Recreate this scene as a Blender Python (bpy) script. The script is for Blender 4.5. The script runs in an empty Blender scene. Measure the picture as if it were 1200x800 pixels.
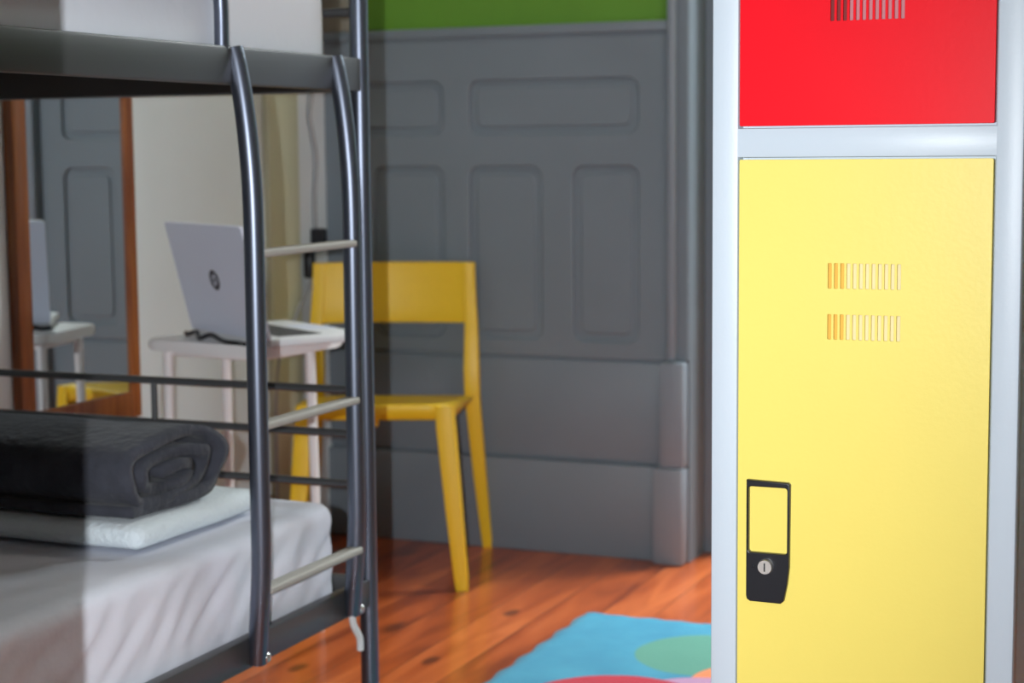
import bpy, bmesh, math, random
from mathutils import Vector, Matrix, noise
random.seed(7)
S = bpy.context.scene
C = S.collection

# ------------------------------------------------------------------ materials
def mat(name, col, rough=.5, metal=0, spec=.5, bump=0, bscale=60, var=0, vscale=5, coat=0, sheen=0, coatr=.1):
    m = bpy.data.materials.new(name); m.use_nodes = True
    nt = m.node_tree; b = nt.nodes['Principled BSDF']
    b.inputs['Base Color'].default_value = (*col, 1)
    b.inputs['Roughness'].default_value = rough
    b.inputs['Metallic'].default_value = metal
    b.inputs['Specular IOR Level'].default_value = spec
    b.inputs['Coat Weight'].default_value = coat
    b.inputs['Coat Roughness'].default_value = coatr
    b.inputs['Sheen Weight'].default_value = sheen
    tc = nt.nodes.new('ShaderNodeTexCoord')
    if var:
        n = nt.nodes.new('ShaderNodeTexNoise'); n.inputs['Scale'].default_value = vscale; n.inputs['Detail'].default_value = 6
        nt.links.new(tc.outputs['Object'], n.inputs['Vector'])
        r = nt.nodes.new('ShaderNodeMapRange'); r.inputs['From Min'].default_value = .3; r.inputs['From Max'].default_value = .7
        r.inputs['To Min'].default_value = 1-var; r.inputs['To Max'].default_value = 1+var
        nt.links.new(n.outputs['Fac'], r.inputs['Value'])
        x = nt.nodes.new('ShaderNodeVectorMath'); x.operation = 'SCALE'; x.inputs[0].default_value = col
        nt.links.new(r.outputs['Result'], x.inputs['Scale']); nt.links.new(x.outputs['Vector'], b.inputs['Base Color'])
    if bump:
        n = nt.nodes.new('ShaderNodeTexNoise'); n.inputs['Scale'].default_value = bscale; n.inputs['Detail'].default_value = 4
        nt.links.new(tc.outputs['Object'], n.inputs['Vector'])
        u = nt.nodes.new('ShaderNodeBump'); u.inputs['Strength'].default_value = bump; u.inputs['Distance'].default_value = .01
        nt.links.new(n.outputs['Fac'], u.inputs['Height']); nt.links.new(u.outputs['Normal'], b.inputs['Normal'])
    return m

def math_node(nt, op, a, b=None):
    n = nt.nodes.new('ShaderNodeMath'); n.operation = op
    for i, v in enumerate((a, b)):
        if v is None: continue
        if isinstance(v, (int, float)): n.inputs[i].default_value = v
        else: nt.links.new(v, n.inputs[i])
    return n.outputs[0]

def floor_mat():
    m = bpy.data.materials.new('orange_pine_boards'); m.use_nodes = True
    nt = m.node_tree; L = nt.links; b = nt.nodes['Principled BSDF']
    tc = nt.nodes.new('ShaderNodeTexCoord'); sp = nt.nodes.new('ShaderNodeSeparateXYZ'); L.new(tc.outputs['Object'], sp.inputs[0])
    px = math_node(nt, 'DIVIDE', sp.outputs['X'], .118)
    px = math_node(nt, 'ADD', px, .19)
    idx = math_node(nt, 'FLOOR', px); fr = math_node(nt, 'FRACT', px)
    wn = nt.nodes.new('ShaderNodeTexWhiteNoise'); wn.noise_dimensions = '1D'; L.new(idx, wn.inputs['W'])
    cb = nt.nodes.new('ShaderNodeCombineXYZ')
    L.new(math_node(nt, 'MULTIPLY', sp.outputs['X'], 13), cb.inputs[0])
    L.new(math_node(nt, 'MULTIPLY', sp.outputs['Y'], 2.2), cb.inputs[1])
    L.new(math_node(nt, 'MULTIPLY', wn.outputs['Value'], 40), cb.inputs[2])
    n = nt.nodes.new('ShaderNodeTexNoise'); n.inputs['Scale'].default_value = 1; n.inputs['Detail'].default_value = 3; n.inputs['Distortion'].default_value = .8
    L.new(cb.outputs[0], n.inputs['Vector'])
    cr = nt.nodes.new('ShaderNodeValToRGB')
    e = cr.color_ramp.elements
    e[0].position = .28; e[0].color = (.26, .045, .009, 1)
    e[1].position = .72; e[1].color = (.68, .17, .043, 1)
    k = e.new(.5); k.color = (.48, .096, .020, 1)
    f = math_node(nt, 'ADD', n.outputs['Fac'], math_node(nt, 'MULTIPLY', math_node(nt, 'SUBTRACT', wn.outputs['Value'], .5), .22))
    L.new(f, cr.inputs[0])
    # knots
    cb2 = nt.nodes.new('ShaderNodeCombineXYZ')
    L.new(math_node(nt, 'MULTIPLY', sp.outputs['X'], 5.5), cb2.inputs[0]); L.new(math_node(nt, 'MULTIPLY', sp.outputs['Y'], 2.6), cb2.inputs[1])
    vo = nt.nodes.new('ShaderNodeTexVoronoi'); vo.inputs['Scale'].default_value = 1; L.new(cb2.outputs[0], vo.inputs['Vector'])
    kr = nt.nodes.new('ShaderNodeMapRange'); kr.inputs['From Min'].default_value = .06; kr.inputs['From Max'].default_value = .17
    kr.inputs['To Min'].default_value = .75; kr.inputs['To Max'].default_value = 0; L.new(vo.outputs['Distance'], kr.inputs['Value'])
    mx = nt.nodes.new('ShaderNodeMix'); mx.data_type = 'RGBA'; L.new(kr.outputs[0], mx.inputs['Factor']); L.new(cr.outputs[0], mx.inputs['A'])
    mx.inputs['B'].default_value = (.07, .018, .008, 1)
    # two big knots where the photo shows them
    for kx, ky in ((-1.507, 3.56), (-1.515, 3.16), (-1.74, 3.02), (-1.02, 4.0)):
        q = math_node(nt, 'ADD', math_node(nt, 'POWER', math_node(nt, 'DIVIDE', math_node(nt, 'SUBTRACT', sp.outputs['X'], kx), .016), 2.0),
                      math_node(nt, 'POWER', math_node(nt, 'DIVIDE', math_node(nt, 'SUBTRACT', sp.outputs['Y'], ky), .034), 2.0))
        kk = nt.nodes.new('ShaderNodeMapRange'); kk.inputs['From Min'].default_value = .3; kk.inputs['From Max'].default_value = 1.3
        kk.inputs['To Min'].default_value = .8; kk.inputs['To Max'].default_value = 0; L.new(q, kk.inputs['Value'])
        m3 = nt.nodes.new('ShaderNodeMix'); m3.data_type = 'RGBA'; L.new(kk.outputs[0], m3.inputs['Factor']); L.new(mx.outputs['Result'], m3.inputs['A'])
        m3.inputs['B'].default_value = (.09, .02, .008, 1); mx = m3
    # joints
    d = math_node(nt, 'ABSOLUTE', math_node(nt, 'SUBTRACT', fr, .5))
    j = math_node(nt, 'GREATER_THAN', d, .487)
    mx2 = nt.nodes.new('ShaderNodeMix'); mx2.data_type = 'RGBA'; L.new(math_node(nt, 'MULTIPLY', j, .6), mx2.inputs['Factor']); L.new(mx.outputs['Result'], mx2.inputs['A'])
    mx2.inputs['B'].default_value = (.05, .015, .008, 1)
    L.new(mx2.outputs['Result'], b.inputs['Base Color'])
    b.inputs['Roughness'].default_value = .3
    b.inputs['Coat Weight'].default_value = .35; b.inputs['Coat Roughness'].default_value = .09
    return m

def rug_mat():
    m = bpy.data.materials.new('turquoise_rug_pile_with_dots'); m.use_nodes = True
    nt = m.node_tree; L = nt.links; b = nt.nodes['Principled BSDF']
    geo = nt.nodes.new('ShaderNodeTexCoord')
    wv = nt.nodes.new('ShaderNodeTexNoise'); wv.inputs['Scale'].default_value = 9; L.new(geo.outputs['Object'], wv.inputs['Vector'])
    base = nt.nodes.new('ShaderNodeValToRGB'); e = base.color_ramp.elements
    e[0].position = .3; e[0].color = (.036, .25, .41, 1); e[1].position = .7; e[1].color = (.055, .32, .48, 1)
    L.new(wv.outputs['Fac'], base.inputs[0]); cur = base.outputs[0]
    dots = [(-1.00, 3.365, .145, (.10, .31, .24)), (-.86, 3.215, .125, (.85, .25, .10)), (-.93, 3.085, .135, (.50, .27, .45)),
            (-1.07, 3.00, .178, (.52, .022, .05)), (-1.19, 2.55, .15, (.10, .31, .24)), (-.75, 2.7, .16, (.85, .6, .1)), (-.6, 3.3, .12, (.52, .022, .05))]
    for x, y, r, c in dots:
        dist = nt.nodes.new('ShaderNodeVectorMath'); dist.operation = 'DISTANCE'
        sp = nt.nodes.new('ShaderNodeSeparateXYZ'); L.new(geo.outputs['Object'], sp.inputs[0])
        cb = nt.nodes.new('ShaderNodeCombineXYZ'); L.new(sp.outputs[0], cb.inputs[0]); L.new(sp.outputs[1], cb.inputs[1])
        L.new(cb.outputs[0], dist.inputs[0]); dist.inputs[1].default_value = (x+.95, y-2.95, 0)
        inside = math_node(nt, 'LESS_THAN', dist.outputs['Value'], r)
        mx = nt.nodes.new('ShaderNodeMix'); mx.data_type = 'RGBA'; L.new(inside, mx.inputs['Factor']); L.new(cur, mx.inputs['A']); mx.inputs['B'].default_value = (*c, 1)
        cur = mx.outputs['Result']
    L.new(cur, b.inputs['Base Color']); b.inputs['Roughness'].default_value = .95; b.inputs['Specular IOR Level'].default_value = .1
    b.inputs['Sheen Weight'].default_value = .2
    n = nt.nodes.new('ShaderNodeTexNoise'); n.inputs['Scale'].default_value = 350; L.new(geo.outputs['Object'], n.inputs['Vector'])
    u = nt.nodes.new('ShaderNodeBump'); u.inputs['Strength'].default_value = .5; u.inputs['Distance'].default_value = .004
    L.new(n.outputs['Fac'], u.inputs['Height']); L.new(u.outputs['Normal'], b.inputs['Normal'])
    return m

def wood_mat(name, c1, c2):
    m = bpy.data.materials.new(name); m.use_nodes = True
    nt = m.node_tree; L = nt.links; b = nt.nodes['Principled BSDF']
    tc = nt.nodes.new('ShaderNodeTexCoord'); mp = nt.nodes.new('ShaderNodeMapping'); mp.inputs['Scale'].default_value = (60, 60, 4)
    L.new(tc.outputs['Object'], mp.inputs[0])
    n = nt.nodes.new('ShaderNodeTexNoise'); n.inputs['Scale'].default_value = 1; n.inputs['Detail'].default_value = 5; L.new(mp.outputs[0], n.inputs['Vector'])
    cr = nt.nodes.new('ShaderNodeValToRGB'); e = cr.color_ramp.elements
    e[0].position = .3; e[0].color = (*c1, 1); e[1].position = .7; e[1].color = (*c2, 1)
    L.new(n.outputs['Fac'], cr.inputs[0]); L.new(cr.outputs[0], b.inputs['Base Color']); b.inputs['Roughness'].default_value = .35
    return m

M = dict(
    floor=floor_mat(), rug=rug_mat(),
    white_wall=mat('white_wall_paint', (.70, .76, .80), .8, bump=.05, bscale=80, var=.02),
    ceiling=mat('ceiling_paint', (.80, .79, .76), .9, bump=.04, bscale=60),
    hall_wall=mat('cream_hall_paint', (.45, .38, .30), .9, bump=.04, bscale=60),
    olive=mat('olive_trim_paint', (.62, .64, .48), .6, bump=.03, var=.03),
    corner=mat('brown_grey_corner_paint', (.22, .21, .17), .6, bump=.03, var=.03),
    green=mat('leaf_green_wall_paint', (.12, .30, .025), .6, bump=.05, bscale=90, var=.04),
    grey=mat('grey_satin_wood_paint', (.195, .235, .275), .42, spec=.4, bump=.04, bscale=40, var=.04, vscale=4),
    grey_light=mat('grey_gloss_wood_paint', (.24, .28, .33), .4, bump=.03),
    metal=mat('charcoal_powder_coated_steel', (.155, .175, .225), .37, metal=.92),
    metal_flat=mat('charcoal_matt_steel', (.07, .07, .073), .38, metal=.35),
    rung=mat('ribbed_grey_step_rubber', (.38, .37, .34), .6, bump=.2, bscale=400),
    bolt=mat('zinc_bolt', (.75, .75, .75), .3, metal=1),
    sheet=mat('white_cotton_sheet', (.72, .74, .83), .9, spec=.2, bump=.25, bscale=14, var=.03, vscale=9),
    ticking=mat('white_mattress_cover', (.72, .75, .82), .85, spec=.2, bump=.12, bscale=30),
    towel=mat('pale_blue_white_cotton', (.74, .82, .87), .95, spec=.1, bump=.4, bscale=120, sheen=.2),
    fleece=mat('charcoal_fleece', (.054, .057, .072), 1, spec=.05, bump=.5, bscale=60, var=.2, vscale=16, sheen=.12),
    yellow_plastic=mat('yellow_moulded_plastic', (.86, .56, .018), .42, bump=.02, bscale=200),
    locker=mat('pale_blue_grey_enamel', (.60, .69, .78), .4, bump=.02, bscale=300),
    yellow_door=mat('lemon_yellow_enamel', (.93, .765, .165), .38, bump=.02, bscale=200, var=.015),
    red_door=mat('signal_red_enamel', (.90, .006, .018), .35, spec=.14, bump=.01, bscale=200, var=.02),
    black=mat('black_plastic', (.012, .013, .018), .35),
    chrome=mat('brushed_lock_steel', (.85, .83, .80), .4, metal=1),
    inner=mat('pale_grey_inner_steel', (.62, .60, .58), .6),
    table=mat('white_table_lacquer', (.80, .79, .80), .35),
    laptop=mat('silver_aluminium', (.70, .74, .88), .5, metal=0),
    laptop_deck=mat('light_silver_deck', (.74, .75, .78), .45, metal=0),
    underside=mat('black_bed_base_cloth', (.012, .012, .012), .95, spec=.05),
    backing_y=mat('cream_door_bounce', (.80, .70, .40), .6), backing_r=mat('dusty_pink_door_bounce', (.50, .20, .23), .6),  # bounce light off each door put into the strip colour
    slit_shade_y=mat('orange_slit_shade', (.80, .46, .06), .6), slit_shade_r=mat('dark_red_slit_shade', (.20, .002, .004), .6),  # shaded door colours, for the dark left slits
    key=mat('dark_grey_keys', (.08, .08, .09), .5),
    logo=mat('dark_logo_inlay', (.03, .032, .045), .4),
    mirror=mat('mirror_silver', (.80, .86, .88), .01, metal=1),
    wood=wood_mat('reddish_brown_wood', (.17, .042, .012), (.36, .12, .03)),
    cord=mat('grey_cord', (.35, .36, .38), .6), white_plastic=mat('white_plastic', (.75, .76, .78), .4),
)
g = bpy.data.materials.new('window_glass'); g.use_nodes = True
gn = g.node_tree; gn.nodes.clear()
go = gn.nodes.new('ShaderNodeOutputMaterial'); gm = gn.nodes.new('ShaderNodeMixShader'); gt = gn.nodes.new('ShaderNodeBsdfTransparent'); gg = gn.nodes.new('ShaderNodeBsdfGlossy')
gt.inputs[0].default_value = (.95, .97, .96, 1); gg.inputs['Roughness'].default_value = .02; gm.inputs[0].default_value = .06
gn.links.new(gt.outputs[0], gm.inputs[1]); gn.links.new(gg.outputs[0], gm.inputs[2]); gn.links.new(gm.outputs[0], go.inputs[0])
M['glass'] = g

# ------------------------------------------------------------------ helpers
def link(name, me, m, parent=None, smooth=False):
    o = bpy.data.objects.new(name, me); C.objects.link(o)
    if m is not None: me.materials.clear(); me.materials.append(m)
    if parent is not None:
        o.parent = parent
        # meshes are written in world coordinates: cancel the parent's place
        o.matrix_parent_inverse = world(parent).inverted()
    if smooth:
        for p in me.polygons: p.use_smooth = True
    return o
def world(o):
    m = o.matrix_basis.copy()
    return (world(o.parent) @ o.matrix_parent_inverse @ m) if o.parent else m
def thing(name, label, cat, loc=(0, 0, 0), rz=0, group=None):
    o = bpy.data.objects.new(name, None); C.objects.link(o); o.empty_display_size = .05
    o.location = loc; o.rotation_euler = (0, 0, rz); o['label'] = label; o['category'] = cat
    o.matrix_basis = Matrix.Translation(loc) @ Matrix.Rotation(rz, 4, 'Z')
    if group: o['group'] = group
    return o
def tag(o, label, cat, group=None):
    o['label'] = label; o['category'] = cat
    if group: o['group'] = group
    return o
def struct(o, label=None):
    o['kind'] = 'structure'
    if label: o['label'] = label
    return o
def fin(bm, name, m, parent=None, smooth=False, T=None):
    if T is not None: bmesh.ops.transform(bm, matrix=T, verts=bm.verts)
    bmesh.ops.recalc_face_normals(bm, faces=bm.faces)
    me = bpy.data.meshes.new(name); bm.to_mesh(me); bm.free()
    if smooth == 'auto':
        for p in me.polygons: p.use_smooth = True
        o = link(name, me, m, parent)
        try: me.set_sharp_from_angle(angle=math.radians(40))
        except Exception: pass
        return o
    return link(name, me, m, parent, smooth)
def bx(bm, x0, x1, y0, y1, z0, z1, bev=0, seg=2, T=None):
    v = [bm.verts.new((x, y, z)) for x in (x0, x1) for y in (y0, y1) for z in (z0, z1)]
    F = [(0,1,3,2), (4,6,7,5), (0,4,5,1), (2,3,7,6), (0,2,6,4), (1,5,7,3)]
    fs = [bm.faces.new([v[i] for i in f]) for f in F]
    if bev:
        es = list({e for f in fs for e in f.edges})
        r = bmesh.ops.bevel(bm, geom=es, offset=bev, segments=seg, affect='EDGES', profile=.5)
        v = list({w for f in r['faces'] for w in f.verts} | {w for w in v if w.is_valid})
    if T is not None: bmesh.ops.transform(bm, matrix=T, verts=v)
def box(name, x0, x1, y0, y1, z0, z1, m, parent=None, bev=.0, T=None, seg=2):
    bm = bmesh.new(); bx(bm, x0, x1, y0, y1, z0, z1, bev, seg)
    return fin(bm, name, m, parent, 'auto' if bev else False, T)
def sweep(bm, pts, rad, n=14, ring=None, cap=True):
    """tube along pts; rad number or list; ring = list of 2-D section points instead of a circle"""
    P = [Vector(p) for p in pts]; R = rad if isinstance(rad, (list, tuple)) else [rad]*len(P)
    t0 = (P[1]-P[0]).normalized(); up = Vector((0, 0, 1)) if abs(t0.z) < .9 else Vector((1, 0, 0))
    a = t0.cross(up).normalized(); rows = []
    for i, p in enumerate(P):
        t = (P[min(i+1, len(P)-1)]-P[max(i-1, 0)]).normalized()
        a = (a - t*a.dot(t)).normalized(); b = t.cross(a)
        sec = ring or [(math.cos(2*math.pi*k/n), math.sin(2*math.pi*k/n)) for k in range(n)]
        rows.append([bm.verts.new(p+a*(s[0]*R[i])+b*(s[1]*R[i])) for s in sec])
    n = len(rows[0])
    for r0, r1 in zip(rows, rows[1:]):
        for k in range(n): bm.faces.new((r0[k], r0[(k+1) % n], r1[(k+1) % n], r1[k]))
    if cap: bm.faces.new(rows[0][::-1]); bm.faces.new(rows[-1])
def tube(name, pts, r, m, parent=None, n=14):
    bm = bmesh.new(); sweep(bm, pts, r, n); return fin(bm, name, m, parent, 'auto')
def smooth_path(pts, k=8):
    P = [Vector(p) for p in pts]; out = []
    for i in range(len(P)-1):
        p0, p1, p2, p3 = P[max(i-1, 0)], P[i], P[i+1], P[min(i+2, len(P)-1)]
        for j in range(k):
            t = j/k
            out.append(.5*((2*p1)+(-p0+p2)*t+(2*p0-5*p1+4*p2-p3)*t*t+(-p0+3*p1-3*p2+p3)*t**3))
    out.append(P[-1]); return out
def rrect(x0, x1, z0, z1, r, n=6):
    if r <= 0: return [(x0, z0), (x1, z0), (x1, z1), (x0, z1)]
    o = []
    for cx, cz, a in ((x1-r, z0+r, -90), (x1-r, z1-r, 0), (x0+r, z1-r, 90), (x0+r, z0+r, 180)):
        for k in range(n+1):
            t = math.radians(a+90*k/n); o.append((cx+r*math.cos(t), cz+r*math.sin(t)))
    return o
def plate(name, loops, y, thick, bev, m, parent=None, T=None):
    """upright plate in the XZ plane with holes; front face at y, going back by thick"""
    cu = bpy.data.curves.new(name, 'CURVE'); cu.dimensions = '2D'; cu.fill_mode = 'BOTH'
    cu.extrude = max(thick/2-bev, 1e-4); cu.bevel_depth = bev; cu.bevel_resolution = 2; cu.offset = -bev
    for lp in loops:
        s = cu.splines.new('POLY'); s.points.add(len(lp)-1); s.use_cyclic_u = True
        for i, (a, b) in enumerate(lp): s.points[i].co = (a, b, 0, 1)
    tmp = bpy.data.objects.new('tmp', cu); C.objects.link(tmp)
    dg = bpy.context.evaluated_depsgraph_get()
    me = bpy.data.meshes.new_from_object(tmp.evaluated_get(dg)); bpy.data.objects.remove(tmp); bpy.data.curves.remove(cu)
    W = Matrix.Translation((0, y+thick/2, 0)) @ Matrix.Rotation(math.radians(90), 4, 'X')
    me.transform(W if T is None else T @ W); me.name = name
    return link(name, me, m, parent)

# ------------------------------------------------------------------ setting
XL, XR, YB, YF, ZC = -2.28, 1.5, 4.175, .5, 2.85
struct(box('floor', -2.7, XR+.1, -1.7, 4.9, -.08, 0, M['floor']))
struct(box('ceiling', -2.7, XR+.1, -1.7, 4.9, ZC, ZC+.1, M['ceiling']))
struct(box('wall_left', XL-.2, XL, YF-.1, 4.75, 0, ZC, M['white_wall']))
struct(box('wall_right', XR, XR+.15, YF-.1, 4.75, 0, ZC, M['white_wall']))
# back wall with the deep opening of the balcony window
WX0, WX1, WZ = -1.20, -.12, 2.3
bm = bmesh.new()
bx(bm, XL, -1.283, YB, 4.62, 0, ZC)
bx(bm, -1.283, WX0, 4.30, 4.62, 0, ZC)
bx(bm, WX1, XR, YB, 4.62, 0, ZC)
bx(bm, WX0, WX1, YB, 4.62, WZ, ZC)
bx(bm, -1.283, WX0, YB, 4.30, WZ, ZC)
struct(fin(bm, 'wall_back', M['green']), 'leaf green painted wall above the grey panelling')
# front wall with the doorway where the photographer stands
DJ0, DJ1 = -.4375, .48
bm = bmesh.new()
bx(bm, XL, DJ0, YF-.1, YF, 0, ZC); bx(bm, DJ1, XR, YF-.1, YF, 0, ZC); bx(bm, DJ0, DJ1, YF-.1, YF, 2.1, ZC)
struct(fin(bm, 'wall_front', M['white_wall']))
bm = bmesh.new(); bx(bm, -1.6, -1.5, -1.6, YF-.1, 0, ZC); struct(fin(bm, 'wall_hall_left', M['hall_wall']))
bm = bmesh.new(); bx(bm, 1.4, 1.5, -1.6, YF-.1, 0, ZC); struct(fin(bm, 'wall_hall_right', M['hall_wall']))
bm = bmesh.new(); bx(bm, -1.6, 1.5, -1.7, -1.6, 0, ZC); struct(fin(bm, 'wall_hall_back', M['hall_wall']))

# grey panelling on the back wall
PT = .019                                    # how far the stiles stand out
pan = struct(box('door_1', XL, -1.335, YB-.010, YB, 0, 1.32, M['grey']), 'grey painted wooden panelling with rounded panels')
holes = [rrect(-2.215, -1.937, 1.056, 1.192, .03), rrect(-1.864, -1.413, 1.056, 1.192, .03),
         rrect(-2.135, -1.938, .541, .977, .03), rrect(-1.866, -1.668, .541, .977, .03), rrect(-1.584, -1.413, .541, .977, .03)]
plate('panel_frame', [rrect(XL+.001, -1.337, .5, 1.32, 0)]+holes, YB-PT, PT-.010, .0035, M['grey'], pan)
for h in ((-2.195, -1.957, 1.076, 1.172), (-1.844, -1.433, 1.076, 1.172), (-2.115, -1.958, .561, .957), (-1.846, -1.688, .561, .957), (-1.564, -1.433, .561, .957)):
    plate('raised_panel', [rrect(*h, .02)], YB-.0135, .0035, .0028, M['grey'], pan)
box('rail_board', XL+.001, -1.342, YB-.019, YB-.010, .243, .492, M['grey'], pan, .003)
box('skirting_board', XL+.001, -1.348, YB-.034, YB-.010, 0, .236, M['grey'], pan, .004)
box('cap_moulding', XL+.001, -1.337, YB-.028, YB-.010, 1.3, 1.325, M['grey'], pan, .004)
# casing post right of it and its two plinths
bm = bmesh.new(); bx(bm, -1.335, -1.283, YB-.028, YB, .5, ZC, .003); bx(bm, -1.2835, -1.2815, YB-.02, 4.28, 0, ZC)
t1 = struct(fin(bm, 'trim_1', M['grey']), 'grey casing beside the green wall')
box('casing_bead', -1.333, -1.309, YB-.048, YB-.027, .5, ZC, M['grey_light'], t1, .008, seg=3)
box('plinth', -1.347, -1.285, YB-.058, YB, .24, .5, M['grey_light'], t1, .006)
box('plinth', -1.362, -1.285, YB-.066, YB, 0, .24, M['grey_light'], t1, .006)
struct(box('trim_2', -1.2815, WX0, 4.28, 4.30, 0, ZC, M['grey'], None, .002), 'grey reveal board of the balcony window')
# olive pilaster on the left wall
struct(box('trim_3', XL, XL+.02, 3.84, 3.985, 0, ZC, M['olive'], None, .004), 'pale olive pilaster strip on the white wall')
struct(box('trim_4', XL, -2.185, YB-.03, YB, 1.325, ZC, M['corner'], None, .004), 'brownish grey corner strip beside the green wall')
# balcony window (hidden behind the locker; it lights the floor)
w = struct(box('window_1', WX0, WX0+.05, 4.56, 4.62, 0, WZ, M['grey_light']))
for a in ((WX1-.05, WX1, 0, WZ), (WX0+.05, WX1-.05, 0, .12), (WX0+.05, WX1-.05, WZ-.06, WZ), ((WX0+WX1)/2-.03, (WX0+WX1)/2+.03, .12, WZ-.06)):
    box('window_frame', a[0], a[1], 4.56, 4.62, a[2], a[3], M['grey_light'], w)

for a, b in ((WX0+.045, (WX0+WX1)/2-.025), ((WX0+WX1)/2+.025, WX1-.045)):
    box('window_pane', a, b, 4.588, 4.592, .115, WZ-.055, M['glass'], w)

# ------------------------------------------------------------------ locker
LX0, LX1, LY = -.545, -.2235, 1.847
lk = thing('locker', 'tall pale blue-grey steel locker with red door above yellow door', 'locker', (-.384, LY+.25, 0))
bm = bmesh.new()
bx(bm, LX0, LX0+.0285, LY, LY+.03, 0, 1.9, .002); bx(bm, LX1-.027, LX1, LY, LY+.03, 0, 1.9, .002)
bx(bm, LX0+.02, LX1-.02, LY+.0005, LY+.03, 1.0085, 1.0395, .002)
bx(bm, LX0+.02, LX1-.02, LY+.0005, LY+.03, .02, .09, .002); bx(bm, LX0+.02, LX1-.02, LY+.0005, LY+.03, 1.865, 1.9, .002)
for a in (LX0+.022, LX1-.034): bx(bm, a, a+.012, LY+.021, LY+.0225, .09, 1.865)
for c_ in (.087, 1.0, 1.033, 1.856): bx(bm, LX0+.022, LX1-.022, LY+.0226, LY+.024, c_, c_+.014)
fin(bm, 'front_frame', M['locker'], lk, 'auto')
bm = bmesh.new()
bx(bm, LX0+.001, LX0+.003, LY+.028, LY+.5, .0, 1.899); bx(bm, LX1-.003, LX1-.001, LY+.028, LY+.5, .0, 1.899)
bx(bm, LX0+.003, LX1-.003, LY+.498, LY+.5, .0, 1.899); bx(bm, LX0+.003, LX1-.003, LY+.03, LY+.498, 1.897, 1.899)
bx(bm, LX0+.003, LX1-.003, LY+.04, LY+.498, 1.02, 1.022); bx(bm, LX0+.003, LX1-.003, LY+.03, LY+.498, .07, .072)
fin(bm, 'carcass', M['locker'], lk)
def vent(z0, z1):
    return [rrect(-.4190+.00655*i, -.4190+.00655*i+.0039, z0, z1, .0008, 2) for i in range(12)]
DX0, DX1 = -.5148, -.2522
def door(z0, z1, vents, m, lab):
    loops = [rrect(DX0, DX1, z0, z1, .0015, 2)]
    for v in vents: loops += vent(*v)
    d = plate('door', loops, LY-.001, .003, .0004, m, lk); d['label'] = lab
    bm = bmesh.new()                                             # folded edge of the door pan
    bx(bm, DX0+.001, DX0+.003, LY+.002, LY+.02, z0+.001, z1-.001); bx(bm, DX1-.003, DX1-.001, LY+.002, LY+.02, z0+.001, z1-.001)
    bx(bm, DX0+.003, DX1-.003, LY+.002, LY+.02, z0+.001, z0+.003); bx(bm, DX0+.003, DX1-.003, LY+.002, LY+.02, z1-.003, z1-.001)
    fin(bm, 'door_return', m, d)
    bm = bmesh.new()
    for v in vents:
        bx(bm, -.4005, -.335, LY+.005, LY+.007, v[0]-.008, v[1]+.008)
    fin(bm, 'vent_backing', M['backing_y'] if m is M['yellow_door'] else M['backing_r'], d)['label'] = 'pale strip behind the vent slits'
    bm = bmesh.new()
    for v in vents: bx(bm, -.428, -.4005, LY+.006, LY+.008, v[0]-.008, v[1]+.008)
    fin(bm, 'vent_shade_plate', M['slit_shade_y'] if m is M['yellow_door'] else M['slit_shade_r'], d)  # added plate, its colour stands in for shade behind the left slits
    return d
dy = door(.095, 1.0065, [(.872, .8985), (.8185, .845)], M['yellow_door'], 'yellow lower door')
dr = door(1.0415, 1.862, [(1.148, 1.175), (1.2, 1.227)], M['red_door'], 'red upper door')
def handle(z, d):
    T = Matrix.Translation((0, 0, z))
    outer = [(-.5035, .1335), (-.4580, .1322), (-.4560, .1300), (-.4565, .040), (-.4585, .0215), (-.4620, .0035), (-.4655, .0005), (-.4990, .0008), (-.5025, .003), (-.5035, .007)]
    hole = rrect(-.5012, -.4588, .0545, .1265, .003, 3)
    h = plate('handle', [outer, hole], LY-.008, .008, .0012, M['black'], d, T); h['label'] = 'black handle plate with lock'
    bm = bmesh.new()
    bmesh.ops.create_cone(bm, cap_ends=True, segments=28, radius1=.0085, radius2=.0075, depth=.006,
                          matrix=Matrix.Translation((-.4815, LY-.0105, z+.0405)) @ Matrix.Rotation(math.radians(90), 4, 'X'))
    c = fin(bm, 'lock_cylinder', M['chrome'], h, 'auto')
    bm = bmesh.new(); bx(bm, -.4822, -.4808, LY-.0142, LY-.0134, z+.036, z+.045)
    bx(bm, -.497, -.4935, LY-.0095, LY-.0078, z+.038, z+.0415, .0008)
    fin(bm, 'key_slot', M['black'], h)
handle(.5315, dy); handle(1.40, dr)

# ------------------------------------------------------------------ bunk bed
BX0, BX1, BY0, BY1 = -2.19, -1.39, .62, 2.658           # post axes
bed = thing('bunk_bed', 'charcoal metal bunk bed with ladder along the white wall', 'bunk bed', (-1.79, 1.64, 0))
for x in (BX0, BX1):
    for y in (BY0, BY1):
        tube('post', [(x, y, 0.01), (x, y, 1.62)], .0155, M['metal'], bed, 20)
        tube('foot_cap', [(x, y, 0), (x, y, .03)], .018, M['black'], bed, 16)
MF = M['metal_flat']
for z0, z1 in ((.248, .296), (1.116, 1.171)):
    for x in (BX1, BX0):
        o = box('side_rail', x-.010, x+.010, BY0+.012, BY1-.012, z0, z1, MF, bed, .004)
    for y in (BY0, BY1):
        box('end_rail', BX0+.012, BX1-.012, y-.010, y+.010, z0, z1, MF, bed, .004)
    bm = bmesh.new()                                            # inner ledge and slats
    for i in range(15):
        y = BY0+.08+i*.135
        bx(bm, BX0+.011, BX1-.011, y-.022, y+.022, z0+.006, z0+.018, .003)
    bx(bm, BX0+.011, BX1-.011, BY0+.011, BY1-.011, z0+.003, z0+.0045)
    fin(bm, 'slat_base', M['underside'], bed)
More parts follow.
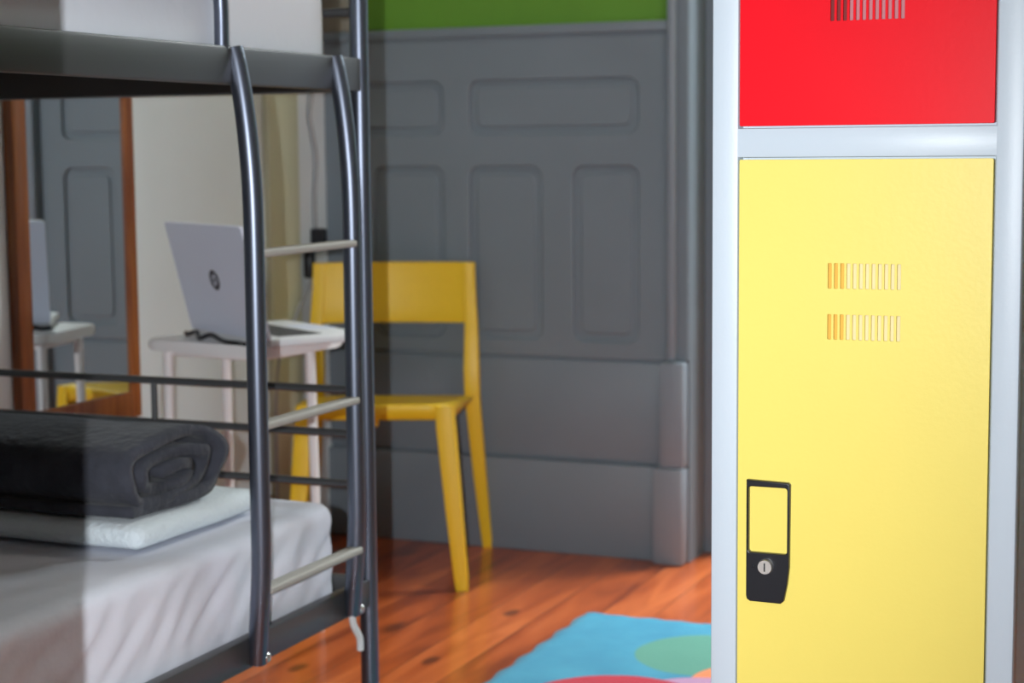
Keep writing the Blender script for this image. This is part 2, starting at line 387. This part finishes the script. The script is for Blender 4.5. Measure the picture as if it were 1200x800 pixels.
for y in (BY0, BY1):                                            # end panels
    for z in (.617, .542, .455):
        tube('end_bar', [(BX0+.01, y, z), (BX1-.01, y, z)], .0068, MF, bed, 10)
    for z in (1.247, 1.36, 1.5):
        tube('end_bar', [(BX0+.01, y, z), (BX1-.01, y, z)], .008, MF, bed, 10)
    tube('end_upright', [(-1.812, y, .542), (-1.812, y, .617)], .006, MF, bed, 10)
    tube('end_upright', [(BX0+.01, y, 1.6), (BX1-.01, y, 1.6)], .0145, MF, bed, 12)
# guard rail of the upper bunk, stopping short of the ladder
gr = tube('guard_rail', [(BX1, BY0, 1.245)]+smooth_path([(BX1, 2.16, 1.245), (BX1, 2.222, 1.245), (BX1, 2.2335, 1.235), (BX1, 2.2335, 1.165)], 4), .0105, M['metal'], bed)
tube('guard_bar', smooth_path([(BX1, 2.2335, 1.245), (BX1, 2.2335, 1.36), (BX1, 2.20, 1.40), (BX1, BY0, 1.40)], 5), .0105, M['metal'], gr)
# ladder
lad = bpy.data.objects.new('ladder', None); C.objects.link(lad); lad.parent = bed; lad.matrix_parent_inverse = world(bed).inverted()
LXo = -1.359
for y in (2.258, 2.562):
    p = [(BX1+.004, y, 1.168), (BX1+.010, y, 1.145), (BX1+.018, y, 1.10), (LXo-.005, y, 1.03), (LXo, y, .93), (LXo, y, .70), (LXo, y, .47), (LXo-.001, y, .40), (LXo-.005, y, .34), (BX1+.018, y+.006, .285), (BX1+.013, y+.01, .255)]
    tube('ladder_upright', smooth_path(p, 6), .0150, M['metal'], lad, 20)
    bm = bmesh.new()
    bmesh.ops.create_uvsphere(bm, u_segments=14, v_segments=8, radius=.0075, matrix=Matrix.Translation((BX1+.0285, y+.016, .262)) @ Matrix.Diagonal((.5, 1, 1, 1)))
    fin(bm, 'bolt', M['bolt'], lad, True)
for z in (.871, .616, .368):
    bm = bmesh.new(); bx(bm, LXo-.012, LXo+.014, 2.263, 2.557, z-.006, z+.006, .004, 3)
    fin(bm, 'rung', M['rung'], lad, 'auto')['label'] = 'pale grey flat step'
bm = bmesh.new(); sweep(bm, smooth_path([(-1.372, 2.563, .255), (-1.373, 2.57, .235), (-1.372, 2.588, .21), (-1.373, 2.592, .188)], 4), .006, 8)
tg = fin(bm, 'retaining_strap', M['white_plastic'], bed, 'auto'); tg['label'] = 'small white strap under the lower rail'

# ------------------------------------------------------------------ mattresses and bedding
def soft_block(name, x0, x1, y0, y1, z0, z1, r, m, fn=None, n=(28, 60, 8), parent=None):
    """rounded block with a fine skin that fn(p) pushes about"""
    bm = bmesh.new()
    bmesh.ops.create_cube(bm, size=2)
    bm.verts.ensure_lookup_table()
    bm.free(); bm = bmesh.new()
    sx, sy, sz = (x1-x0)/2, (y1-y0)/2, (z1-z0)/2; c = Vector(((x0+x1)/2, (y0+y1)/2, (z0+z1)/2))
    grid = {}
    def vt(i, j, k):
        key = (i, j, k)
        if key not in grid:
            # ends packed towards the edges so that the rounding is smooth
            f = lambda t: math.sin((t-.5)*math.pi)*.35+(t-.5)*2*.65
            p = Vector((f(i/n[0])*sx, f(j/n[1])*sy, f(k/n[2])*sz))
            q = Vector((max(-sx+r, min(sx-r, p.x)), max(-sy+r, min(sy-r, p.y)), max(-sz+r, min(sz-r, p.z))))
            d = p-q
            if d.length > 1e-9: p = q+d.normalized()*r if (abs(d.x) > 0)+(abs(d.y) > 0)+(abs(d.z) > 0) > 1 else q+d
            p += c
            grid[key] = bm.verts.new(fn(p) if fn else p)
        return grid[key]
    for i in range(n[0]):
        for j in range(n[1]):
            for k in (0, n[2]): bm.faces.new((vt(i, j, k), vt(i+1, j, k), vt(i+1, j+1, k), vt(i, j+1, k)))
    for i in range(n[0]):
        for k in range(n[2]):
            for j in (0, n[1]): bm.faces.new((vt(i, j, k), vt(i+1, j, k), vt(i+1, j, k+1), vt(i, j, k+1)))
    for j in range(n[1]):
        for k in range(n[2]):
            for i in (0, n[0]): bm.faces.new((vt(i, j, k), vt(i, j+1, k), vt(i, j+1, k+1), vt(i, j, k+1)))
    return fin(bm, name, m, parent, True)
def wr_low(p):
    q = p.copy()
    if p.x > -1.46:                                             # pulled creases running down the side
        s = math.sin((p.y*.8-p.z*.9)*95+noise.noise(p*7)*5)+.5*math.sin((p.y*.7-p.z)*170+noise.noise(p*9)*4)
        q.x += .0027*s*max(0, min(1, (p.z-.28)*12))*max(0, min(1, (.44-p.z)*14))
    q.z += .004*noise.noise(Vector((p.x*5, p.y*4, 3)))*(1 if p.z > .4 else 0)
    return q
lm = soft_block('mattress', BX0+.04, BX1-.014, BY0+.03, 2.573, .268, .442, .024, M['sheet'], wr_low, (30, 220, 18))
tag(lm, 'mattress in a creased white sheet on the lower bunk', 'mattress')
# turned-down hem of the sheet near the top edge
um = soft_block('mattress', BX0+.04, BX1-.014, BY0+.03, 2.585, 1.136, 1.285, .03, M['ticking'], None, (16, 40, 6))
tag(um, 'white mattress on the upper bunk behind the guard rail', 'mattress')
def tw(p):
    q = p.copy(); q.z += .0015*noise.noise(Vector((p.x*9, p.y*9, 0))); q.y += .006*noise.noise(Vector((p.x*5, 7, 0))); q.x += .006*noise.noise(Vector((1, p.y*7, 0)))
    return q
to = soft_block('folded_sheet', -2.02, -1.472, 2.115, 2.45, .4475, .4835, .0165, M['towel'], tw, (26, 18, 4))
tag(to, 'folded pale blue-white sheet under the grey blanket', 'folded sheet')
# fleece blanket: folded strip rolled up, its spiral end facing the ladder
def blanket():
    W0, D0 = 2.255, .546
    prof = []                                                    # (y, z) centre line of the cloth, from the core outward
    core = [(2.215, .548), (2.250, .556), (2.285, .553), (2.300, .541), (2.280, .528), (2.235, .524), (2.190, .530),
            (2.172, .549), (2.190, .568), (2.250, .577), (2.315, .572), (2.335, .548), (2.315, .520), (2.250, .508), (2.180, .506),
            (2.150, .520), (2.138, .550), (2.150, .582), (2.200, .598), (2.270, .603), (2.335, .597), (2.368, .570), (2.372, .535), (2.350, .503),
            (2.280, .4975), (2.200, .4975), (2.135, .4985)]
    c = smooth_path([(0, y, .4975+(z-.4975)*.94) for y, z in core], 5)
    bm = bmesh.new(); xs = [-2.02+.52*i/26 for i in range(27)]; rows = []
    hl = .0078
    for i, x in enumerate(xs):
        row = []
        e = 0
        for j, p in enumerate(c):
            t = (c[min(j+1, len(c)-1)]-c[max(j-1, 0)]).normalized(); nn = Vector((0, -t.z, t.y))
            w = noise.noise(Vector((x*7, j*.13, 2)))*.0035
            ex = noise.noise(Vector((j*.09, 5, 0)))*.02*(1 if i == len(xs)-1 else .4*(i/len(xs)))
            row.append((p+nn*(hl+w)+Vector((x+ex, 0, 0)), p-nn*(hl-w*.5)+Vector((x+ex, 0, 0))))
        rows.append([[bm.verts.new(a), bm.verts.new(b)] for a, b in row])
    n = len(c)
    for i in range(len(xs)-1):
        for j in range(n-1):
            for s in (0, 1): bm.faces.new((rows[i][j][s], rows[i+1][j][s], rows[i+1][j+1][s], rows[i][j+1][s]))
        for j in (0, n-1): bm.faces.new((rows[i][j][0], rows[i+1][j][0], rows[i+1][j][1], rows[i][j][1]))
    for i in (0, len(xs)-1):
        for j in range(n-1): bm.faces.new((rows[i][j][0], rows[i][j+1][0], rows[i][j+1][1], rows[i][j][1]))
    return fin(bm, 'rolled_blanket', M['fleece'], None, True)
tag(blanket(), 'rolled charcoal fleece blanket on the lower bunk', 'blanket')

# ------------------------------------------------------------------ mirror
mr = thing('wall_mirror', 'tall mirror in a reddish-brown wooden frame on the white wall', 'mirror', (XL, 3.08, .44))
MY0, MY1, MZ0, MZ1 = 2.855, 3.262, .445, 1.75
fw, fr = .044, .032
bm = bmesh.new()
bx(bm, XL, XL+.024, MY0, MY0+fw, MZ0, MZ1, .004); bx(bm, XL, XL+.024, MY1-fr, MY1, MZ0, MZ1, .004)
bx(bm, XL, XL+.024, MY0+fw-.002, MY1-fr+.002, MZ0, MZ0+.058, .004); bx(bm, XL, XL+.024, MY0+fw-.002, MY1-fr+.002, MZ1-fw, MZ1, .004)
fin(bm, 'mirror_frame', M['wood'], mr, 'auto')
box('mirror_glass', XL, XL+.017, MY0+fw-.004, MY1-fr+.004, MZ0+.054, MZ1-fw+.004, M['mirror'], mr)

# ------------------------------------------------------------------ side table
tcx, tcy, ta = -1.952, 3.200, math.radians(-10.5)
TT = Matrix.Translation((tcx, tcy, 0)) @ Matrix.Rotation(ta, 4, 'Z')
tb = thing('side_table', 'small white table holding the open laptop beside the mirror', 'table', (tcx, tcy, 0), ta)
bm = bmesh.new()
lp = rrect(-.172, .172, -.135, .135, .045, 8)
top = [bm.verts.new((x, y, .635)) for x, y in lp]; bot = [bm.verts.new((x, y, .613)) for x, y in lp]
bm.faces.new(top); bm.faces.new(bot[::-1])
for k in range(len(lp)): bm.faces.new((top[k], bot[k], bot[(k+1) % len(lp)], top[(k+1) % len(lp)]))
bmesh.ops.bevel(bm, geom=[e for e in bm.edges if len({round(v.co.z, 3) for v in e.verts}) == 1], offset=.004, segments=2, affect='EDGES')
fin(bm, 'tabletop', M['table'], tb, 'auto', TT)
bm = bmesh.new(); bx(bm, -.135, .10, -.085, .085, .597, .613, .003); fin(bm, 'apron', M['table'], tb, 'auto', TT)
for sx in (-1, 1):
    for sy in (-1, 1):
        bm = bmesh.new(); sweep(bm, [(sx*.118-.018, sy*.088, .62), (sx*.121-.018, sy*.092, .3), (sx*.124-.018, sy*.096, 0)], [.0105, .0100, .0085], 14)
        fin(bm, 'leg', M['table'], tb, 'auto', TT)

# ------------------------------------------------------------------ laptop
wv = Vector((.843, -.535, 0)).normalized(); bv = Vector((-wv.y, wv.x, 0))       # hinge line, and towards the user
hl = Vector((-2.082, 3.198, .635))
LT = Matrix.Translation(hl) @ Matrix(((wv.x, bv.x, 0, 0), (wv.y, bv.y, 0, 0), (0, 0, 1, 0), (0, 0, 0, 1)))
W, D = .355, .225
lt = thing('laptop', 'open silver laptop on the white table, dark round logo on its lid', 'laptop', tuple(hl+wv*W/2), math.atan2(wv.y, wv.x))
bm = bmesh.new(); bx(bm, 0, W, .004, D, .003, .019, .004); fin(bm, 'base', M['laptop_deck'], lt, 'auto', LT)
bm = bmesh.new()
for r in range(5):
    for k in range(14): bx(bm, .03+k*.0205, .03+k*.0205+.0175, .045+r*.0195, .045+r*.0195+.0165, .0188, .0202)
kb = fin(bm, 'keyboard', M['key'], lt, False, LT)
bm = bmesh.new(); bx(bm, .12, .23, .155, .222, .0188, .0194); fin(bm, 'touchpad', M['laptop'], lt, False, LT)
for fx in (.03, W-.03):
    for fy in (.025, D-.025):
        bm = bmesh.new(); bx(bm, fx-.008, fx+.008, fy-.005, fy+.005, 0, .0035); fin(bm, 'rubber_foot', M['black'], lt, False, LT)
lean = math.radians(14)
# local y points to the user; the lid leans away from the user
LL = LT @ Matrix.Translation((0, .004, .016)) @ Matrix.Rotation(lean, 4, 'X')
LH = .232
bm = bmesh.new()
lo = rrect(0, W, 0, LH, .008, 5)
a = [bm.verts.new((x, -.0035, z)) for x, z in lo]; b = [bm.verts.new((x, .0035, z)) for x, z in lo]
bm.faces.new(a); bm.faces.new(b[::-1])
for k in range(len(lo)): bm.faces.new((a[k], b[k], b[(k+1) % len(lo)], a[(k+1) % len(lo)]))
lid = fin(bm, 'lid', M['laptop'], lt, 'auto', LL)
bm = bmesh.new(); bx(bm, .008, W-.008, .0034, .0042, .012, LH-.008); fin(bm, 'screen', M['black'], lid, False, LL)
# round logo: dark disc with two slanted letter strokes left open
bm = bmesh.new()
cx, cz, R = W*.5, LH*.5, .0215
def quad(pts):
    bm.faces.new([bm.verts.new((cx+x, -.0040, cz+z)) for x, z in pts])
def arc_seg(a0, a1, r0, r1, n=8):
    for k in range(n):
        t0, t1 = [math.radians(a0+(a1-a0)*u/n) for u in (k, k+1)]
        quad([(r0*math.cos(t0), r0*math.sin(t0)), (r1*math.cos(t0), r1*math.sin(t0)), (r1*math.cos(t1), r1*math.sin(t1)), (r0*math.cos(t1), r0*math.sin(t1))])
arc_seg(62, 238, .0125, R, 20); arc_seg(242, 418, .0125, R, 20)
arc_seg(0, 360, 0.0001, .004, 10)
def stroke(x0, z0, x1, z1, w): quad([(x0-w, z0), (x0+w, z0), (x1+w, z1), (x1-w, z1)])
stroke(-.011, -.013, -.003, .013, .0022); stroke(.003, -.013, .011, .013, .0022)
fin(bm, 'logo', M['logo'], lid, False, LL)
# black charging cable lying along the foot of the lid
P = lambda x, y, z: tuple(LT @ Vector((x, y, z)))
cb = tube('charging_cable', smooth_path([P(-.002, -.012, .006), P(.02, -.018, .005), P(.05, -.012, .012), P(.075, -.02, .005), P(.11, -.03, .005), P(.14, -.022, .014), P(.17, -.015, .006), P(.21, -.02, .005), P(.25, -.012, .005), P(.285, -.018, .006)], 6), .0046, M['black'])
tag(cb, 'dark charging cable curled at the foot of the laptop lid', 'cable')

# ------------------------------------------------------------------ yellow chair
ca = math.radians(20)
CW = Matrix.Translation((-1.950, 3.829, 0)) @ Matrix.Rotation(ca, 4, 'Z')    # local -y is the front
ch = thing('chair', 'yellow moulded plastic chair with open back by the grey panelling', 'chair', (-1.950, 3.829, 0), ca)
Y = M['yellow_plastic']
hw = .196
def rod(bm, pts, secs):
    """square-section rod with rounded corners: pts centre line, secs (wx, wy) half sizes"""
    rows = []
    sec = [(1, .6), (.92, .92), (.6, 1), (-.6, 1), (-.92, .92), (-1, .6), (-1, -.6), (-.92, -.92), (-.6, -1), (.6, -1), (.92, -.92), (1, -.6)]
    for p, (a, b) in zip(pts, secs): rows.append([bm.verts.new((p[0]+s*a, p[1]+t*b, p[2])) for s, t in sec])
    for r0, r1 in zip(rows, rows[1:]):
        for k in range(12): bm.faces.new((r0[k], r0[(k+1) % 12], r1[(k+1) % 12], r1[k]))
    bm.faces.new(rows[0]); bm.faces.new(rows[-1][::-1])
# seat: slightly dished shell with rounded corners and a short turned-down rim
bm = bmesh.new()
def seat_pt(u, v):                     # u,v in -1..1
    r = .30
    x, y = u, v
    # round the corners of the square
    if abs(u) > 1-r and abs(v) > 1-r:
        du, dv = (abs(u)-(1-r))/r, (abs(v)-(1-r))/r
        m = max(du, dv); l = math.hypot(du, dv)
        if l > 0: du, dv = du*m/l, dv*m/l
        x = math.copysign(1-r+du*r, u); y = math.copysign(1-r+dv*r, v)
    z = .437-.009*(1-x*x)*(1-y*y)-.017*(y+1)
    return x*(.192+.015*y), y*.198, z
N = 18; top = {}; bot = {}
for i in range(N+1):
    for j in range(N+1):
        x, y, z = seat_pt(-1+2*i/N, -1+2*j/N); top[i, j] = bm.verts.new((x, y, z)); bot[i, j] = bm.verts.new((x*.97, y*.97, z-.012))
for i in range(N):
    for j in range(N):
        bm.faces.new((top[i, j], top[i+1, j], top[i+1, j+1], top[i, j+1])); bm.faces.new((bot[i, j], bot[i, j+1], bot[i+1, j+1], bot[i+1, j]))
edge = [(i, 0) for i in range(N)]+[(N, j) for j in range(N)]+[(i, N) for i in range(N, 0, -1)]+[(0, j) for j in range(N, 0, -1)]
mid = [bm.verts.new((top[e].co.x*1.012, top[e].co.y*1.012, top[e].co.z-.006)) for e in edge]
low = [bm.verts.new((top[e].co.x*1.006, top[e].co.y*1.006, .400)) for e in edge]
li = [bm.verts.new((top[e].co.x*.95, top[e].co.y*.95, .400)) for e in edge]
for k in range(len(edge)):
    q = (k+1) % len(edge)
    bm.faces.new((top[edge[k]], mid[k], mid[q], top[edge[q]])); bm.faces.new((mid[k], low[k], low[q], mid[q]))
    bm.faces.new((low[k], li[k], li[q], low[q])); bm.faces.new((li[k], bot[edge[k]], bot[edge[q]], li[q]))
fin(bm, 'seat', Y, ch, True, CW)
bm = bmesh.new(); bx(bm, -.008, .008, -.19, -.172, .382, .402, .004); fin(bm, 'rib_stub', Y, ch, 'auto', CW)
for s in (-1, 1):
    bm = bmesh.new()
    rod(bm, [(s*(hw-.034), -.178, .432), (s*(hw-.031), -.181, .38), (s*(hw-.015), -.190, .20), (s*(hw+.001), -.200, .03), (s*(hw+.003), -.201, 0)],
        [(.021, .024), (.0225, .0235), (.020, .019), (.0165, .0155), (.014, .013)])
    fin(bm, 'leg', Y, ch, 'auto', CW)
    bm = bmesh.new()                   # rear leg and back post in one sweep
    rod(bm, [(s*(hw-.004), .245, .736), (s*(hw-.003), .238, .67), (s*(hw+.001), .222, .58), (s*(hw+.002), .205, .47), (s*(hw+.003), .205, .40), (s*(hw+.018), .228, .2), (s*(hw+.033), .252, .02), (s*(hw+.034), .254, 0)],
        [(.014, .008), (.015, .009), (.0165, .013), (.020, .020), (.0195, .019), (.017, .016), (.0135, .013), (.012, .012)])
    fin(bm, 'leg', Y, ch, 'auto', CW)
# backrest: wide curved band between the posts
bm = bmesh.new(); rows = []
for i in range(25):
    u = -1+2*i/24; x = u*(hw+.008); yb = .236+.030*(1-u*u)*(1)
    row = []
    for z, dy_ in ((.584, -.012), (.590, -.014), (.65, -.006), (.73, .004), (.736, .003)):
        row.append(bm.verts.new((x, yb+dy_-.005, z)))
    for z, dy_ in ((.736, .007), (.73, .009), (.65, .001), (.590, -.006), (.584, -.008)):
        row.append(bm.verts.new((x, yb+dy_+.003, z)))
    rows.append(row)
for r0, r1 in zip(rows, rows[1:]):
    for k in range(10): bm.faces.new((r0[k], r0[(k+1) % 10], r1[(k+1) % 10], r1[k]))
bm.faces.new(rows[0]); bm.faces.new(rows[-1][::-1])
fin(bm, 'backrest', Y, ch, 'auto', CW)

# ------------------------------------------------------------------ rug
bm = bmesh.new()
NX, NY = 40, 60
def rp(i, j):
    x = -1.342+.80*i/NX; y = 2.30+1.292*j/NY
    if j == NY: y += .004*math.sin(i*1.9)
    if i == 0: x += .004*math.sin(j*1.3)
    return x, y
tv = [[bm.verts.new((*rp(i, j), .009+.0015*noise.noise(Vector((i*.3, j*.3, 0))))) for j in range(NY+1)] for i in range(NX+1)]
bv_ = [[bm.verts.new((*rp(i, j), .0005)) for j in range(NY+1)] for i in range(NX+1)]
for i in range(NX):
    for j in range(NY):
        bm.faces.new((tv[i][j], tv[i+1][j], tv[i+1][j+1], tv[i][j+1])); bm.faces.new((bv_[i][j], bv_[i][j+1], bv_[i+1][j+1], bv_[i+1][j]))
for i in range(NX):
    for j in (0, NY): bm.faces.new((tv[i][j], tv[i+1][j], bv_[i+1][j], bv_[i][j]))
for j in range(NY):
    for i in (0, NX): bm.faces.new((tv[i][j], tv[i][j+1], bv_[i][j+1], bv_[i][j]))
ro = fin(bm, 'rug', M['rug'], None, True, Matrix.Translation((.95, -2.95, 0)))
ro.location = (-.95, 2.95, 0)
tag(ro, 'turquoise rug with coloured dots on the wooden floor', 'rug')

# ------------------------------------------------------------------ cord on the wall near the corner
pg = thing('power_cable', 'thin grey cable with black plug and adapter hanging down the white wall near the corner', 'cable', (XL+.03, 4.08, 0))
tube('cord', smooth_path([(XL+.010, 4.10, 1.75), (XL+.010, 4.105, 1.35), (XL+.010, 4.075, 1.17), (XL+.010, 4.06, 1.11), (XL+.010, 4.075, 1.06), (XL+.010, 4.09, 1.0), (XL+.010, 4.08, .90), (XL+.012, 4.078, .82)], 6), .0055, M['cord'], pg)
tube('cord', smooth_path([(XL+.03, 4.015, .70), (XL+.03, 4.0, .67), (XL+.03, 3.93, .60), (XL+.02, 3.85, .46), (XL+.02, 3.84, .005)], 6), .0045, M['cord'], pg)
bm = bmesh.new(); bx(bm, XL+.001, XL+.040, 4.066, 4.090, .775, .82, .005); fin(bm, 'plug', M['black'], pg, 'auto')
bm = bmesh.new(); bx(bm, XL+.015, XL+.040, 4.000, 4.028, .695, .765, .008, 3); fin(bm, 'adapter_body', M['black'], pg, 'auto')
bm = bmesh.new(); sweep(bm, [(XL+.030, 4.075, .79), (XL+.030, 4.05, .775), (XL+.030, 4.02, .755)], .004, 8); fin(bm, 'lead', M['black'], pg, 'auto')

# ------------------------------------------------------------------ lights
fl = bpy.data.lights.new('camera_flash', 'SPOT'); fl.energy = 195; fl.spot_size = math.radians(84); fl.spot_blend = 1; fl.shadow_soft_size = .002; fl.color = (.93, .97, 1.0)
fo = bpy.data.objects.new('camera_flash', fl); fo.location = (-.085, -.005, 1.03); fo.rotation_euler = (math.radians(83), 0, math.radians(32)); C.objects.link(fo)
# daylight through the balcony window
al = bpy.data.lights.new('window_daylight', 'AREA'); al.shape = 'RECTANGLE'; al.size = 2.4; al.size_y = 1.2; al.energy = 500; al.color = (.95, .98, 1)
ao = bpy.data.objects.new('window_daylight', al); ao.location = (-.1, 5.6, 3.1); ao.rotation_euler = (math.radians(-48), 0, 0); C.objects.link(ao)
# unseen warm fill lights added: one in the hall, a weak one in the room
hl_ = bpy.data.lights.new('hall_fill', 'POINT'); hl_.energy = 7; hl_.shadow_soft_size = .12; hl_.color = (1, .80, .60)
ho = bpy.data.objects.new('hall_fill', hl_); ho.location = (.3, -.9, 2.5); C.objects.link(ho)
W_ = bpy.data.worlds.new('World'); S.world = W_; W_.use_nodes = True
W_.node_tree.nodes['Background'].inputs[0].default_value = (.75, .85, 1, 1); W_.node_tree.nodes['Background'].inputs[1].default_value = 1.0
rl = bpy.data.lights.new('room_fill', 'POINT'); rl.energy = 17; rl.shadow_soft_size = .15; rl.color = (1, .92, .82)  # added fill with no visible source, lifts the bunk and left wall
rlo = bpy.data.objects.new('room_fill', rl); rlo.location = (-.7, 3.2, 2.5); C.objects.link(rlo)

# ------------------------------------------------------------------ camera
cam = bpy.data.cameras.new('camera'); co = bpy.data.objects.new('camera', cam); C.objects.link(co); S.camera = co
f, yaw, pit, roll = 2093.4/1200, math.radians(22.85), math.radians(6.15), math.radians(-.509)
cam.sensor_width = 36; cam.lens = 36*f; cam.clip_start = .02
F = Vector((-math.sin(yaw)*math.cos(pit), math.cos(yaw)*math.cos(pit), -math.sin(pit))); R = Vector((math.cos(yaw), math.sin(yaw), 0)); U = R.cross(F)
R2 = R*math.cos(roll)+U*math.sin(roll); U2 = -R*math.sin(roll)+U*math.cos(roll)
co.matrix_world = Matrix(((R2.x, U2.x, -F.x, 0), (R2.y, U2.y, -F.y, 0), (R2.z, U2.z, -F.z, 1.02), (0, 0, 0, 1)))
cam.dof.use_dof = True; cam.dof.focus_distance = 1.95; cam.dof.aperture_fstop = 6.5

S.view_settings.view_transform = 'Standard'; S.view_settings.look = 'None'; S.view_settings.gamma = 1; S.view_settings.use_curve_mapping = False
S.view_settings.exposure = 0
